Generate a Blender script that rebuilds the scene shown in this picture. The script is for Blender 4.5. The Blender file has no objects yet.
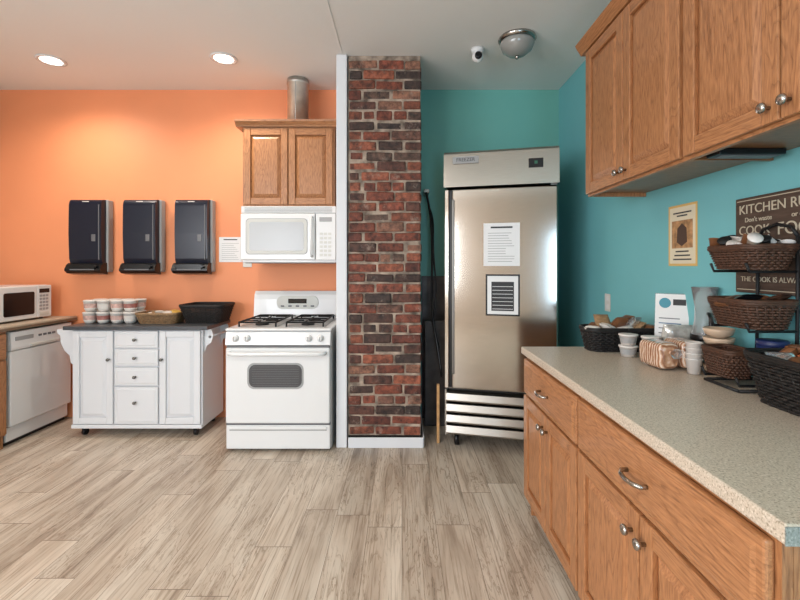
import bpy, bmesh, math, random
from mathutils import Vector, Matrix
random.seed(7)
scene = bpy.context.scene
try:
    scene.view_settings.view_transform = 'Standard'
except Exception: pass

def lin(c):
    r=[]
    for v in c[:3]:
        v=v/255.0
        r.append(v/12.92 if v<=0.04045 else ((v+0.055)/1.055)**2.4)
    return (r[0],r[1],r[2],1.0)

# ------------------------------------------------------------ materials
def mat(name,col,rough=0.5,metal=0.0,noise=None,bump=None,trans=0.0,emis=0.0,coat=0.0,ior=1.45,stretch=(1,1,1)):
    m=bpy.data.materials.new(name); m.use_nodes=True
    nt=m.node_tree; b=nt.nodes['Principled BSDF']
    c=lin(col)
    b.inputs['Base Color'].default_value=c
    b.inputs['Roughness'].default_value=rough
    b.inputs['Metallic'].default_value=metal
    b.inputs['IOR'].default_value=ior
    b.inputs['Transmission Weight'].default_value=trans
    b.inputs['Coat Weight'].default_value=coat
    if emis>0:
        b.inputs['Emission Color'].default_value=c
        b.inputs['Emission Strength'].default_value=emis
    if noise or bump:
        tc=nt.nodes.new('ShaderNodeTexCoord'); mp=nt.nodes.new('ShaderNodeMapping')
        mp.inputs['Scale'].default_value=stretch
        nt.links.new(tc.outputs['Object'],mp.inputs['Vector'])
    if noise:
        n=nt.nodes.new('ShaderNodeTexNoise'); n.inputs['Scale'].default_value=noise[0]; n.inputs['Detail'].default_value=4
        nt.links.new(mp.outputs['Vector'],n.inputs['Vector'])
        r=nt.nodes.new('ShaderNodeValToRGB')
        a=noise[1]
        r.color_ramp.elements[0].position=0.3; r.color_ramp.elements[1].position=0.7
        r.color_ramp.elements[0].color=tuple([x*(1-a) for x in c[:3]]+[1])
        r.color_ramp.elements[1].color=tuple([min(1,x*(1+a)) for x in c[:3]]+[1])
        nt.links.new(n.outputs['Fac'],r.inputs['Fac']); nt.links.new(r.outputs['Color'],b.inputs['Base Color'])
    if bump:
        n2=nt.nodes.new('ShaderNodeTexNoise'); n2.inputs['Scale'].default_value=bump[0]; n2.inputs['Detail'].default_value=3
        nt.links.new(mp.outputs['Vector'],n2.inputs['Vector'])
        bp=nt.nodes.new('ShaderNodeBump'); bp.inputs['Strength'].default_value=bump[1]; bp.inputs['Distance'].default_value=0.01
        nt.links.new(n2.outputs['Fac'],bp.inputs['Height']); nt.links.new(bp.outputs['Normal'],b.inputs['Normal'])
    return m

def oak(name,scale,light=(182,127,84),dark=(122,76,44)):
    m=bpy.data.materials.new(name); m.use_nodes=True
    nt=m.node_tree; b=nt.nodes['Principled BSDF']; N=nt.nodes.new; L=nt.links.new
    tc=N('ShaderNodeTexCoord'); mp=N('ShaderNodeMapping'); mp.inputs['Scale'].default_value=scale
    L(tc.outputs['Object'],mp.inputs['Vector'])
    n1=N('ShaderNodeTexNoise'); n1.inputs['Scale'].default_value=3.2; n1.inputs['Detail'].default_value=2; n1.inputs['Distortion'].default_value=0.6
    L(mp.outputs['Vector'],n1.inputs['Vector'])
    mu=N('ShaderNodeMath'); mu.operation='MULTIPLY'; mu.inputs[1].default_value=14
    L(n1.outputs['Fac'],mu.inputs[0])
    sn=N('ShaderNodeMath'); sn.operation='FRACT'; L(mu.outputs[0],sn.inputs[0])
    n2=N('ShaderNodeTexNoise'); n2.inputs['Scale'].default_value=50; n2.inputs['Detail'].default_value=5
    L(mp.outputs['Vector'],n2.inputs['Vector'])
    r1=N('ShaderNodeValToRGB'); e=r1.color_ramp.elements
    e[0].position=0.0; e[0].color=lin(dark); e[1].position=0.3; e[1].color=lin(light)
    e2=e.new(0.92); e2.color=lin([ (l*0.7+d*0.3) for l,d in zip(light,dark)])
    L(sn.outputs[0],r1.inputs['Fac'])
    r2=N('ShaderNodeValToRGB'); r2.color_ramp.elements[0].position=0.35; r2.color_ramp.elements[1].position=0.6
    r2.color_ramp.elements[0].color=lin(dark); r2.color_ramp.elements[1].color=lin(light)
    L(n2.outputs['Fac'],r2.inputs['Fac'])
    mx=N('ShaderNodeMix'); mx.data_type='RGBA'; mx.inputs['Factor'].default_value=0.45
    L(r1.outputs['Color'],mx.inputs[6]); L(r2.outputs['Color'],mx.inputs[7])
    L(mx.outputs[2],b.inputs['Base Color'])
    b.inputs['Roughness'].default_value=0.40; b.inputs['Coat Weight'].default_value=0.15
    bp=N('ShaderNodeBump'); bp.inputs['Strength'].default_value=0.15; bp.inputs['Distance'].default_value=0.003
    L(n2.outputs['Fac'],bp.inputs['Height']); L(bp.outputs['Normal'],b.inputs['Normal'])
    return m

OAKV=oak('oak_vertical',(4,4,0.45)); OAKH=oak('oak_horizontal',(0.45,4,4))
WHITE=mat('white_enamel',(226,226,226),0.25,coat=0.3)
WHITE2=mat('white_painted_wood',(222,223,226),0.4)
OFFW=mat('offwhite_plastic',(206,205,199),0.4)
LGREY=mat('light_grey_plastic',(158,158,158),0.4)
MGREY=mat('mid_grey_plastic',(105,105,108),0.4)
BLACK=mat('black_plastic',(16,16,18),0.3)
BLKGL=mat('black_glass',(20,21,24),0.08)
SMOKE=mat('smoked_plastic',(18,23,40),0.3)
IRON=mat('cast_iron',(22,22,23),0.6)
STEEL=mat('brushed_steel',(184,178,170),0.13,1.0,noise=(40,0.06),stretch=(0.3,1,12))
STEELG=mat('grille_steel',(160,155,148),0.3,1.0)
STEELD=mat('steel_dark',(120,118,114),0.35,1.0)
NICKEL=mat('satin_nickel',(170,165,158),0.25,1.0)
GALV=mat('galvanised_metal',(195,193,188),0.4,0.9,noise=(20,0.1))
PLGLASS=mat('clear_plastic',(235,235,235),0.12,trans=0.85,ior=1.2)
PAPER=mat('paper',(230,230,230),0.7)
INK=mat('ink',(60,60,62),0.7)
DARKTOP=mat('dark_laminate',(72,74,78),0.35,noise=(80,0.15))
WICKER=mat('dark_wicker',(74,48,34),0.6,noise=(60,0.3))
WICKB=mat('black_wicker',(27,24,23),0.55,noise=(60,0.3))
WICKL=mat('tan_wicker',(140,110,78),0.6,noise=(60,0.3))
SHADOW=mat('dark_cavity',(30,26,24),0.8)

# ------------------------------------------------------------ mesh builder
class B:
    def __init__(s):
        s.bm=bmesh.new(); s.mats=[]; s.M=Matrix.Identity(4)
        s.col=None
    def mi(s,m):
        if m not in s.mats: s.mats.append(m)
        return s.mats.index(m)
    def box(s,x0,x1,y0,y1,z0,z1,m,bev=0.0,seg=2,rot=None):
        M=Matrix.Translation(((x0+x1)/2,(y0+y1)/2,(z0+z1)/2))
        if rot is not None: M=M@rot
        M=s.M@M@Matrix.Diagonal((abs(x1-x0),abs(y1-y0),abs(z1-z0),1))
        r=bmesh.ops.create_cube(s.bm,size=1.0,matrix=M)
        vs=r['verts']; k=s.mi(m)
        fs=set(f for v in vs for f in v.link_faces); es=set(e for v in vs for e in v.link_edges)
        for f in fs: f.material_index=k
        if bev>0:
            bev=min(bev,0.45*min(abs(x1-x0),abs(y1-y0),abs(z1-z0)))
            r=bmesh.ops.bevel(s.bm,geom=list(es),offset=bev,segments=seg,profile=0.5,affect='EDGES')
            for f in r['faces']: f.material_index=k
            return list(set(f for v in r['verts'] for f in v.link_faces))
        return list(fs)
    def face(s,vs,k,smooth=False):
        try:
            f=s.bm.faces.new(vs); f.material_index=k; f.smooth=smooth; return f
        except ValueError: return None
    def rings(s,rings,m,closed=False,caps=True,smooth=True):
        k=s.mi(m)
        R=[[s.bm.verts.new(s.M@Vector(p)) for p in r] for r in rings]
        n=len(R[0]); cnt=len(R)
        for i in range(cnt if closed else cnt-1):
            a=R[i]; b=R[(i+1)%cnt]
            for j in range(n):
                s.face([a[j],a[(j+1)%n],b[(j+1)%n],b[j]],k,smooth)
        if caps and not closed:
            s.face(R[0][::-1],k); s.face(R[-1],k)
    def cyl(s,p0,p1,r0,m,r1=None,seg=24,caps=True):
        p0=Vector(p0); p1=Vector(p1); r1=r0 if r1 is None else r1
        d=(p1-p0).normalized(); u=d.orthogonal().normalized(); w=d.cross(u)
        rr=[]
        for p,r in ((p0,r0),(p1,r1)):
            rr.append([p+(u*math.cos(2*math.pi*i/seg)+w*math.sin(2*math.pi*i/seg))*r for i in range(seg)])
        s.rings(rr,m,caps=caps)
    def lathe(s,prof,c,m,seg=28,axis='Z',caps=True):
        rr=[]
        for r,z in prof:
            ring=[]
            for i in range(seg):
                a=2*math.pi*i/seg; x=math.cos(a)*r; y=math.sin(a)*r
                if axis=='Z': ring.append((c[0]+x,c[1]+y,c[2]+z))
                elif axis=='Y': ring.append((c[0]+x,c[1]+z,c[2]+y))
                else: ring.append((c[0]+z,c[1]+x,c[2]+y))
            rr.append(ring)
        s.rings(rr,m,caps=caps)
    def tube(s,pts,r,m,seg=8,closed=False):
        pts=[Vector(p) for p in pts]; n=len(pts); rr=[]; prev=None
        for i in range(n):
            if closed: t=(pts[(i+1)%n]-pts[i-1])
            else: t=pts[min(i+1,n-1)]-pts[max(i-1,0)]
            t.normalize()
            if prev is None: u=t.orthogonal().normalized()
            else:
                u=prev-t*prev.dot(t)
                u=u.normalized() if u.length>1e-6 else t.orthogonal().normalized()
            prev=u; w=t.cross(u)
            rr.append([pts[i]+(u*math.cos(2*math.pi*k/seg)+w*math.sin(2*math.pi*k/seg))*r for k in range(seg)])
        s.rings(rr,m,closed=closed)
    def prism(s,outline,a0,a1,m,axis='Y',smooth=False):
        def P(p,a):
            if axis=='Y': return (p[0],a,p[1])
            if axis=='X': return (a,p[0],p[1])
            return (p[0],p[1],a)
        s.rings([[P(p,a0) for p in outline],[P(p,a1) for p in outline]],m,smooth=smooth)
    def raised(s,x0,x1,z0,z1,yb,yf,ins,m):
        s.rings([[(x0,yb,z0),(x1,yb,z0),(x1,yb,z1),(x0,yb,z1)],
                 [(x0+ins,yf,z0+ins),(x1-ins,yf,z0+ins),(x1-ins,yf,z1-ins),(x0+ins,yf,z1-ins)]],m,smooth=False)
    def sphere(s,c,r,m,sc=(1,1,1),u=20,v=12,rot=None):
        M=Matrix.Translation(c)
        if rot is not None: M=M@rot
        M=s.M@M@Matrix.Diagonal((sc[0],sc[1],sc[2],1))
        res=bmesh.ops.create_uvsphere(s.bm,u_segments=u,v_segments=v,radius=r,matrix=M)
        k=s.mi(m)
        for f in set(f for vv in res['verts'] for f in vv.link_faces): f.material_index=k; f.smooth=True
    def door(s,x0,x1,z0,z1,yf,fr=0.055,t=0.02,mv=None,mh=None,pm=None):
        mv=mv or OAKV; mh=mh or OAKH; pm=pm or mv
        s.box(x0,x0+fr,yf,yf+t,z0,z1,mv,0.004)
        s.box(x1-fr,x1,yf,yf+t,z0,z1,mv,0.004)
        s.box(x0+fr,x1-fr,yf+0.001,yf+t,z1-fr,z1,mh,0.004)
        s.box(x0+fr,x1-fr,yf+0.001,yf+t,z0,z0+fr,mh,0.004)
        s.raised(x0+fr-0.002,x1-fr+0.002,z0+fr-0.002,z1-fr+0.002,yf+t*0.95,yf+0.002,0.034,pm)
    def knob(s,x,z,yf,m,r=0.016):
        s.lathe([(0.006,0),(0.006,-0.014),(r*0.8,-0.018),(r,-0.024),(r*0.85,-0.03),(r*0.3,-0.033)],(x,yf,z),m,16,'Y')
    def finish(s,name,loc=(0,0,0),rz=0.0,parent=None,recalc=True):
        if recalc: bmesh.ops.recalc_face_normals(s.bm,faces=s.bm.faces)
        me=bpy.data.meshes.new(name); s.bm.to_mesh(me); s.bm.free()
        for m in s.mats: me.materials.append(m)
        o=bpy.data.objects.new(name,me); scene.collection.objects.link(o)
        o.location=loc; o.rotation_euler=(0,0,math.radians(rz))
        if parent: o.parent=parent
        return o

def text(name,body,size,loc,m,parent,align='CENTER',ext=0.0008,rx=90):
    cu=bpy.data.curves.new(name,'FONT'); cu.body=body; cu.size=size; cu.align_x=align; cu.align_y='CENTER'; cu.extrude=ext
    o=bpy.data.objects.new(name+'_tmp',cu); scene.collection.objects.link(o)
    bpy.context.view_layer.update()
    me=bpy.data.meshes.new_from_object(o.evaluated_get(bpy.context.evaluated_depsgraph_get()))
    bpy.data.objects.remove(o)
    me.materials.clear(); me.materials.append(m)
    ob=bpy.data.objects.new(name,me); scene.collection.objects.link(ob)
    ob.location=loc; ob.rotation_euler=(math.radians(rx),0,0); ob.parent=parent
    return ob

# ------------------------------------------------------------ room constants
XL,XR,YB,YR,H=-3.62,1.41,3.87,-3.0,2.945

def wallmat(name,col,n=0.04): return mat(name,col,0.55,noise=(1.5,n),bump=(120,0.05))
ORANGE=wallmat('orange_paint',(236,150,104)); TEAL=wallmat('teal_paint',(114,180,170)); TEALR=wallmat('teal_paint_side',(118,186,192))
CREAM=wallmat('cream_paint',(196,180,164)); CEIL=mat('ceiling_paint',(234,232,228),0.8,bump=(60,0.08))

def floor_mat():
    PW=0.178; PL=1.22
    m=bpy.data.materials.new('vinyl_plank'); m.use_nodes=True
    nt=m.node_tree; b=nt.nodes['Principled BSDF']; N=nt.nodes.new; L=nt.links.new
    def math_(op,a,bv=None,c=None):
        n=N('ShaderNodeMath'); n.operation=op
        for i,v in enumerate((a,bv,c)):
            if v is None: continue
            if isinstance(v,(int,float)): n.inputs[i].default_value=v
            else: L(v,n.inputs[i])
        return n.outputs[0]
    tc=N('ShaderNodeTexCoord'); sp=N('ShaderNodeSeparateXYZ'); L(tc.outputs['Object'],sp.inputs[0])
    xs=math_('DIVIDE',sp.outputs['X'],PW); row=math_('FLOOR',xs); fx=math_('FRACT',xs)
    wn=N('ShaderNodeTexWhiteNoise'); wn.noise_dimensions='1D'; L(row,wn.inputs['W'])
    ys=math_('ADD',math_('DIVIDE',sp.outputs['Y'],PL),wn.outputs['Value']); col=math_('FLOOR',ys); fy=math_('FRACT',ys)
    cb=N('ShaderNodeCombineXYZ'); L(row,cb.inputs[0]); L(col,cb.inputs[1])
    wn2=N('ShaderNodeTexWhiteNoise'); wn2.noise_dimensions='3D'; L(cb.outputs[0],wn2.inputs['Vector'])
    ex=math_('MINIMUM',fx,math_('SUBTRACT',1.0,fx)); ey=math_('MINIMUM',fy,math_('SUBTRACT',1.0,fy))
    sx=math_('LESS_THAN',ex,0.0011/PW); sy=math_('LESS_THAN',ey,0.0018/PL); seam=math_('MAXIMUM',sx,sy)
    sc=N('ShaderNodeVectorMath'); sc.operation='SCALE'; sc.inputs['Scale'].default_value=17.0; L(wn2.outputs['Color'],sc.inputs[0])
    ad=N('ShaderNodeVectorMath'); ad.operation='ADD'; L(tc.outputs['Object'],ad.inputs[0]); L(sc.outputs[0],ad.inputs[1])
    m2=N('ShaderNodeMapping'); m2.inputs['Scale'].default_value=(6,0.8,1); L(ad.outputs[0],m2.inputs['Vector'])
    n1=N('ShaderNodeTexNoise'); n1.inputs['Scale'].default_value=1.5; n1.inputs['Detail'].default_value=6; n1.inputs['Roughness'].default_value=0.55; n1.inputs['Distortion'].default_value=0.5
    L(m2.outputs['Vector'],n1.inputs['Vector'])
    r=N('ShaderNodeValToRGB'); e=r.color_ramp.elements
    e[0].position=0.28; e[0].color=lin((148,130,113)); e[1].position=0.72; e[1].color=lin((214,203,188))
    x=e.new(0.48); x.color=lin((191,176,159))
    L(n1.outputs['Fac'],r.inputs['Fac'])
    rg=math_('FRACT',math_('MULTIPLY',n1.outputs['Fac'],16.0))
    r3=N('ShaderNodeValToRGB'); e=r3.color_ramp.elements
    e[0].position=0.0; e[0].color=(0.52,0.46,0.40,1); e[1].position=0.28; e[1].color=(1,1,1,1)
    L(rg,r3.inputs['Fac'])
    mk=N('ShaderNodeTexNoise'); mk.inputs['Scale'].default_value=2.2; mk.inputs['Detail'].default_value=1; L(ad.outputs[0],mk.inputs['Vector'])
    rk=N('ShaderNodeMapRange'); rk.inputs['From Min'].default_value=0.40; rk.inputs['From Max'].default_value=0.58; rk.inputs['To Max'].default_value=0.9; L(mk.outputs['Fac'],rk.inputs['Value'])
    mg=N('ShaderNodeMix'); mg.data_type='RGBA'; mg.blend_type='MULTIPLY'; L(rk.outputs['Result'],mg.inputs['Factor'])
    L(r.outputs['Color'],mg.inputs[6]); L(r3.outputs['Color'],mg.inputs[7])
    m3=N('ShaderNodeMapping'); m3.inputs['Scale'].default_value=(60,1.8,1); L(ad.outputs[0],m3.inputs['Vector'])
    n2=N('ShaderNodeTexNoise'); n2.inputs['Scale'].default_value=2; n2.inputs['Detail'].default_value=3
    L(m3.outputs['Vector'],n2.inputs['Vector'])
    r2=N('ShaderNodeValToRGB'); r2.color_ramp.elements[0].position=0.32; r2.color_ramp.elements[1].position=0.50
    r2.color_ramp.elements[0].color=(0.46,0.39,0.33,1); r2.color_ramp.elements[1].color=(1,1,1,1)
    L(n2.outputs['Fac'],r2.inputs['Fac'])
    mx=N('ShaderNodeMix'); mx.data_type='RGBA'; mx.blend_type='MULTIPLY'; mx.inputs['Factor'].default_value=0.62
    L(mg.outputs[2],mx.inputs[6]); L(r2.outputs['Color'],mx.inputs[7])
    mr=N('ShaderNodeMapRange'); mr.inputs['To Min'].default_value=0.86; mr.inputs['To Max'].default_value=1.08
    L(wn2.outputs['Value'],mr.inputs['Value'])
    mt=N('ShaderNodeVectorMath'); mt.operation='SCALE'; L(mx.outputs[2],mt.inputs[0]); L(mr.outputs['Result'],mt.inputs['Scale'])
    mo=N('ShaderNodeMix'); mo.data_type='RGBA'; mo.inputs[7].default_value=lin((112,96,82))
    L(seam,mo.inputs['Factor']); L(mt.outputs[0],mo.inputs[6])
    L(mo.outputs[2],b.inputs['Base Color'])
    b.inputs['Roughness'].default_value=0.40
    bp=N('ShaderNodeBump'); bp.inputs['Strength'].default_value=0.10; bp.inputs['Distance'].default_value=0.003
    L(n2.outputs['Fac'],bp.inputs['Height']); L(bp.outputs['Normal'],b.inputs['Normal'])
    return m
b=B(); b.box(XL-0.1,XR+0.1,YR-0.1,YB+0.1,-0.1,0,floor_mat()); b.finish('floor')
b=B(); b.box(XL-0.1,XR+0.1,YR-0.1,YB+0.1,H,H+0.1,CEIL); b.finish('ceiling')
b=B(); b.box(XL-0.1,-0.41,YB,YB+0.1,0,H,ORANGE); b.box(-0.41,XR+0.1,YB,YB+0.1,0,H,TEAL); b.finish('wall_back')
b=B(); b.box(XR,XR+0.1,YR,YB,0,H,TEALR); b.finish('wall_right')
def wall_with_holes(name,axis,c0,c1,a0,a1,holes,m):
    b=B()
    def bx(p,q,z0,z1):
        if q-p<1e-4 or z1-z0<1e-4: return
        if axis=='Y': b.box(p,q,c0,c1,z0,z1,m)
        else: b.box(c0,c1,p,q,z0,z1,m)
    cur=a0
    for (p,q,z0,z1) in holes:
        bx(cur,p,0,H); bx(p,q,0,z0); bx(p,q,z1,H); cur=q
    bx(cur,a1,0,H); b.finish(name)
RW=[(-3.35,-2.05,0.8,2.4),(0.10,0.92,0.02,2.1)]  # first opening is a window, second a full-height glazed door
LW=[(-2.85,-1.65,0.8,2.5),(-1.45,-0.15,0.8,2.5)]  # second opening is an unseen window added to bring in more light
wall_with_holes('wall_rear','Y',YR-0.1,YR,XL-0.1,XR+0.1,RW,CREAM)
wall_with_holes('wall_left','X',XL-0.1,XL,YR,YB,LW,CREAM)
def window(nm,axis,p,q,z0,z1,c):
    b=B(); 
    def bx(a,bb,u,v):
        if axis=='Y': b.box(a,bb,c-0.03,c+0.02,u,v,WHITE2,0.004)
        else: b.box(c-0.03,c+0.02,a,bb,u,v,WHITE2,0.004)
    bx(p,p+0.06,z0,z1); bx(q-0.06,q,z0,z1); bx(p+0.06,q-0.06,z0,z0+0.06); bx(p+0.06,q-0.06,z1-0.06,z1)
    if nm!='glazed_door':
        mid=(p+q)/2; bx(mid-0.02,mid+0.02,z0+0.06,z1-0.06)
        bx(p+0.06,mid-0.02,(z0+z1)/2-0.015,(z0+z1)/2+0.015); bx(mid+0.02,q-0.06,(z0+z1)/2-0.015,(z0+z1)/2+0.015)
    b.finish(nm)
window('window_1','Y',*RW[0],YR-0.06); window('glazed_door','Y',*RW[1],YR-0.06); window('window_2','X',*LW[0],XL-0.06); window('added_window','X',*LW[1],XL-0.06)

# ------------------------------------------------------------ brick column
def brick_mat():
    m=bpy.data.materials.new('old_brick'); m.use_nodes=True
    nt=m.node_tree; b=nt.nodes['Principled BSDF']; N=nt.nodes.new; L=nt.links.new
    at=N('ShaderNodeAttribute'); at.attribute_name='brickcol'
    tc=N('ShaderNodeTexCoord'); n=N('ShaderNodeTexNoise'); n.inputs['Scale'].default_value=20; n.inputs['Detail'].default_value=7; n.inputs['Roughness'].default_value=0.7
    L(tc.outputs['Object'],n.inputs['Vector'])
    r=N('ShaderNodeValToRGB'); r.color_ramp.elements[0].position=0.36; r.color_ramp.elements[1].position=0.64
    r.color_ramp.elements[0].color=(0.26,0.23,0.22,1); r.color_ramp.elements[1].color=(1.4,1.3,1.2,1)
    L(n.outputs['Fac'],r.inputs['Fac'])
    mx=N('ShaderNodeMix'); mx.data_type='RGBA'; mx.blend_type='MULTIPLY'; mx.inputs['Factor'].default_value=1
    L(at.outputs['Color'],mx.inputs[6]); L(r.outputs['Color'],mx.inputs[7])
    n3=N('ShaderNodeTexNoise'); n3.inputs['Scale'].default_value=9; n3.inputs['Detail'].default_value=8; n3.inputs['Roughness'].default_value=0.78; L(tc.outputs['Object'],n3.inputs['Vector'])
    mr=N('ShaderNodeMapRange'); mr.inputs['From Min'].default_value=0.57; mr.inputs['From Max'].default_value=0.68; mr.inputs['To Max'].default_value=0.7; L(n3.outputs['Fac'],mr.inputs['Value'])
    m4=N('ShaderNodeMix'); m4.data_type='RGBA'; m4.inputs[7].default_value=lin((158,140,126)); L(mr.outputs['Result'],m4.inputs['Factor']); L(mx.outputs[2],m4.inputs[6])
    L(m4.outputs[2],b.inputs['Base Color']); b.inputs['Roughness'].default_value=0.6
    bp=N('ShaderNodeBump'); bp.inputs['Strength'].default_value=1.0; bp.inputs['Distance'].default_value=0.012
    L(n.outputs['Fac'],bp.inputs['Height']); L(bp.outputs['Normal'],b.inputs['Normal'])
    return m
BRICK=brick_mat(); MORTAR=mat('mortar',(146,130,116),0.9,noise=(14,0.65),bump=(40,0.8))
CX0,CX1,CY=-0.405,0.145,3.233
b=B()
b.box(CX0,CX1-0.006,CY+0.008,YB-0.002,0.085,H-0.002,MORTAR)
lay=b.bm.loops.layers.float_color.new('brickcol')
pal=[(134,72,54),(116,62,46),(90,56,46),(146,84,62),(68,48,42),(124,66,48),(60,46,42),(112,78,66),(138,98,80),(100,52,40),(124,70,50),(78,52,44),(92,70,60)]
def addbrick(x0,x1,y0,y1,z0,z1):
    c=lin(random.choice(pal)); j=lambda a: random.uniform(-a,a)
    rot=Matrix.Rotation(math.radians(j(1.8)),4,'Y')
    fs=b.box(x0+j(.006),x1+j(.006),y0+j(.008),y1,z0+j(.005),z1+j(.005),BRICK,0.010,2,rot=rot)
    for f in fs:
        if f.is_valid:
            for l in f.loops: l[lay]=c
rh=0.0765; z=0.09; row=0
while z+rh*0.8<H:
    z1=min(z+rh-0.012,H-0.003)
    if row%2==0: cuts=[0,0.21,0.42,0.55]
    else: cuts=[0,0.105,0.32,0.55] if row%4==1 else [0,0.12,0.335,0.55]
    if row%7==3: cuts=[0,0.11,0.22,0.33,0.44,0.55]
    cuts=[c+random.uniform(-0.014,0.014) if 0<c<0.5 else c for c in cuts]
    for i in range(len(cuts)-1):
        addbrick(CX0+cuts[i]+0.006,CX0+cuts[i+1]-(0.006 if cuts[i+1]<0.55 else 0.002),CY,CY+0.05,z,z1)
    y=CY+(0.06 if row%2 else 0.11)
    while y<YB-0.05:
        addbrick(CX1-0.05,CX1,y,min(y+0.2,YB-0.015),z,z1); y+=0.213
    z+=rh; row+=1
b.finish('brick_column')
b=B(); b.box(CX0+0.002,CX1+0.015,CY-0.024,CY-0.012,0.0,0.078,WHITE2,0.004); b.box(CX1+0.012,CX1+0.022,CY,YB-0.01,0.0,0.078,WHITE2,0.003)
b.box(CX0+0.002,CX1,CY+0.001,CY+0.3,0.0,0.08,SHADOW); b.finish('baseboard_column')
b=B(); b.box(-0.492,-0.412,CY-0.02,YB-0.003,0.0,H-0.002,WHITE2,0.006); b.finish('trim_1')
b=B(); b.box(-0.452,-0.442,-2.9,CY-0.03,H-0.004,H-0.0005,CEIL,0.001); b.finish('trim_2')
b=B(); b.box(XR-0.014,XR-0.002,2.42,YB-0.01,0,0.09,WHITE2,0.003); b.finish('baseboard_right')
b=B(); b.box(-1.5,-1.32,YB-0.014,YB-0.002,0,0.09,WHITE2,0.003); b.finish('baseboard_back')

# ------------------------------------------------------------ right upper cabinets
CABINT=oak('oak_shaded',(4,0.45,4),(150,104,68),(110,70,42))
b=B(); W=1.72; z0,z1=1.76,2.60; D=0.326
b.box(0,W,0.0,0.02,z0,z0+0.035,OAKH); b.box(0,W,0,0.02,z1-0.03,z1,OAKH)
for x in (0,0.84,W-0.03): b.box(x,x+0.035 if x!=W-0.03 else W,0.0,0.02,z0+0.035,z1-0.03,OAKV)
b.box(0.001,0.018,0.0205,D,z0,z1,OAKV); b.box(W-0.018,W-0.001,0.0205,D,z0,z1,OAKV)
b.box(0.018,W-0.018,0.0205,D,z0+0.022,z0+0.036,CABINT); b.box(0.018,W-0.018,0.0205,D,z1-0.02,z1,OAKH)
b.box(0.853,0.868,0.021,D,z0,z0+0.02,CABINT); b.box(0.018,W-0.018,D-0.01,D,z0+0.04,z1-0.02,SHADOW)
b.box(0.02,W-0.02,0.021,0.03,z0+0.04,z1-0.02,SHADOW)
xs=[(0.012,0.425),(0.432,0.848),(0.872,1.285),(1.292,1.708)]
for a,c in xs: b.door(a,c,z0+0.012,z1-0.012,-0.021,fr=0.06)
for x in (0.395,0.462,1.255,1.322): b.knob(x,z0+0.055,-0.021,NICKEL)
prof=[(0.0,z1),(-0.022,z1),(-0.03,z1+0.015),(-0.05,z1+0.045),(-0.055,z1+0.06),(0.03,z1+0.06),(0.03,z1)]
b.prism(prof,-0.05,W+0.0,OAKH,axis='X')
prof2=[(0.0,z1),(-0.022,z1),(-0.03,z1+0.015),(-0.05,z1+0.045),(-0.05,z1+0.06),(0.03,z1+0.06),(0.03,z1)]
b.prism(prof2,0.03,D,OAKH,axis='Y')
b.finish('upper_wall_cabinet',(1.08,2.495,0),-90)
b=B(); b.box(0,0.24,0,0.07,0,0.022,BLACK,0.004); b.box(0.02,0.22,0.012,0.058,-0.003,0.0,MGREY,0.001); b.finish('under_cabinet_bar',(1.13,1.53,1.759),0)  # black bar across the underside, near the division between the two cabinets

# ------------------------------------------------------------ right base cabinets and counter
b=B(); W=1.585; D=0.715; zt=0.872
b.box(0.0,W,0.06,0.075,0.0,0.10,SHADOW); b.box(0,0.018,0.021,D,0.0,zt,OAKV,0); b.box(W-0.018,W,0.021,D,0.0,zt,OAKV)
b.box(0.018,W-0.018,D-0.01,D,0.1,zt,SHADOW); b.box(0.018,W-0.018,0.022,D-0.01,0.1,0.118,SHADOW)
for x,xx in ((0,0.03),(0.705,0.745),(W-0.03,W)): b.box(x,xx,0,0.02,0.1,zt,OAKV)
for (x,xx) in ((0.03,0.705),(0.745,W-0.03)):
    b.box(x,xx,0,0.02,zt-0.03,zt,OAKH); b.box(x,xx,0,0.02,0.1,0.13,OAKH); b.box(x,xx,0,0.02,0.655,0.69,OAKH)
    b.box(x,xx,0.0205,0.03,0.13,zt-0.03,SHADOW)
for (x,xx) in ((0.014,0.716),(0.734,W-0.012)):
    b.box(x,xx,-0.021,-0.001,0.675,0.858,OAKH,0.006); b.raised(x+0.018,xx-0.018,0.693,0.84,-0.0205,-0.025,0.012,OAKH)
    c=(x+xx)/2
    b.tube([(c-0.05,-0.026,0.765),(c-0.05,-0.045,0.765),(c-0.03,-0.056,0.764),(c,-0.06,0.763),(c+0.03,-0.056,0.764),(c+0.05,-0.045,0.765),(c+0.05,-0.026,0.765)],0.0065,NICKEL,10)
ds=[(0.014,0.361),(0.367,0.716),(0.734,1.150),(1.157,W-0.012)]
for a,c in ds: b.door(a,c,0.115,0.662,-0.021,fr=0.058)
for x in (0.333,0.395,1.120,1.187): b.knob(x,0.60,-0.021,NICKEL)
b.finish('base_cabinet',(0.685,2.36,0),-90)
def counter_mat(name,base,d1,d2):
    m=bpy.data.materials.new(name); m.use_nodes=True
    nt=m.node_tree; bb=nt.nodes['Principled BSDF']; N=nt.nodes.new; L=nt.links.new
    tc=N('ShaderNodeTexCoord'); n=N('ShaderNodeTexNoise'); n.inputs['Scale'].default_value=230; n.inputs['Detail'].default_value=2
    L(tc.outputs['Object'],n.inputs['Vector'])
    r=N('ShaderNodeValToRGB'); e=r.color_ramp.elements; e[0].position=0.34; e[0].color=lin(d1); e[1].position=0.68; e[1].color=lin(d2)
    x=e.new(0.45); x.color=lin(base); x=e.new(0.57); x.color=lin(base)
    L(n.outputs['Fac'],r.inputs['Fac']); L(r.outputs['Color'],bb.inputs['Base Color']); bb.inputs['Roughness'].default_value=0.35
    return m
LAM=counter_mat('speckled_laminate',(196,182,164),(150,136,118),(218,206,192))
LAM2=counter_mat('edge_laminate',(140,142,136),(108,110,104),(168,168,160))
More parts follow.
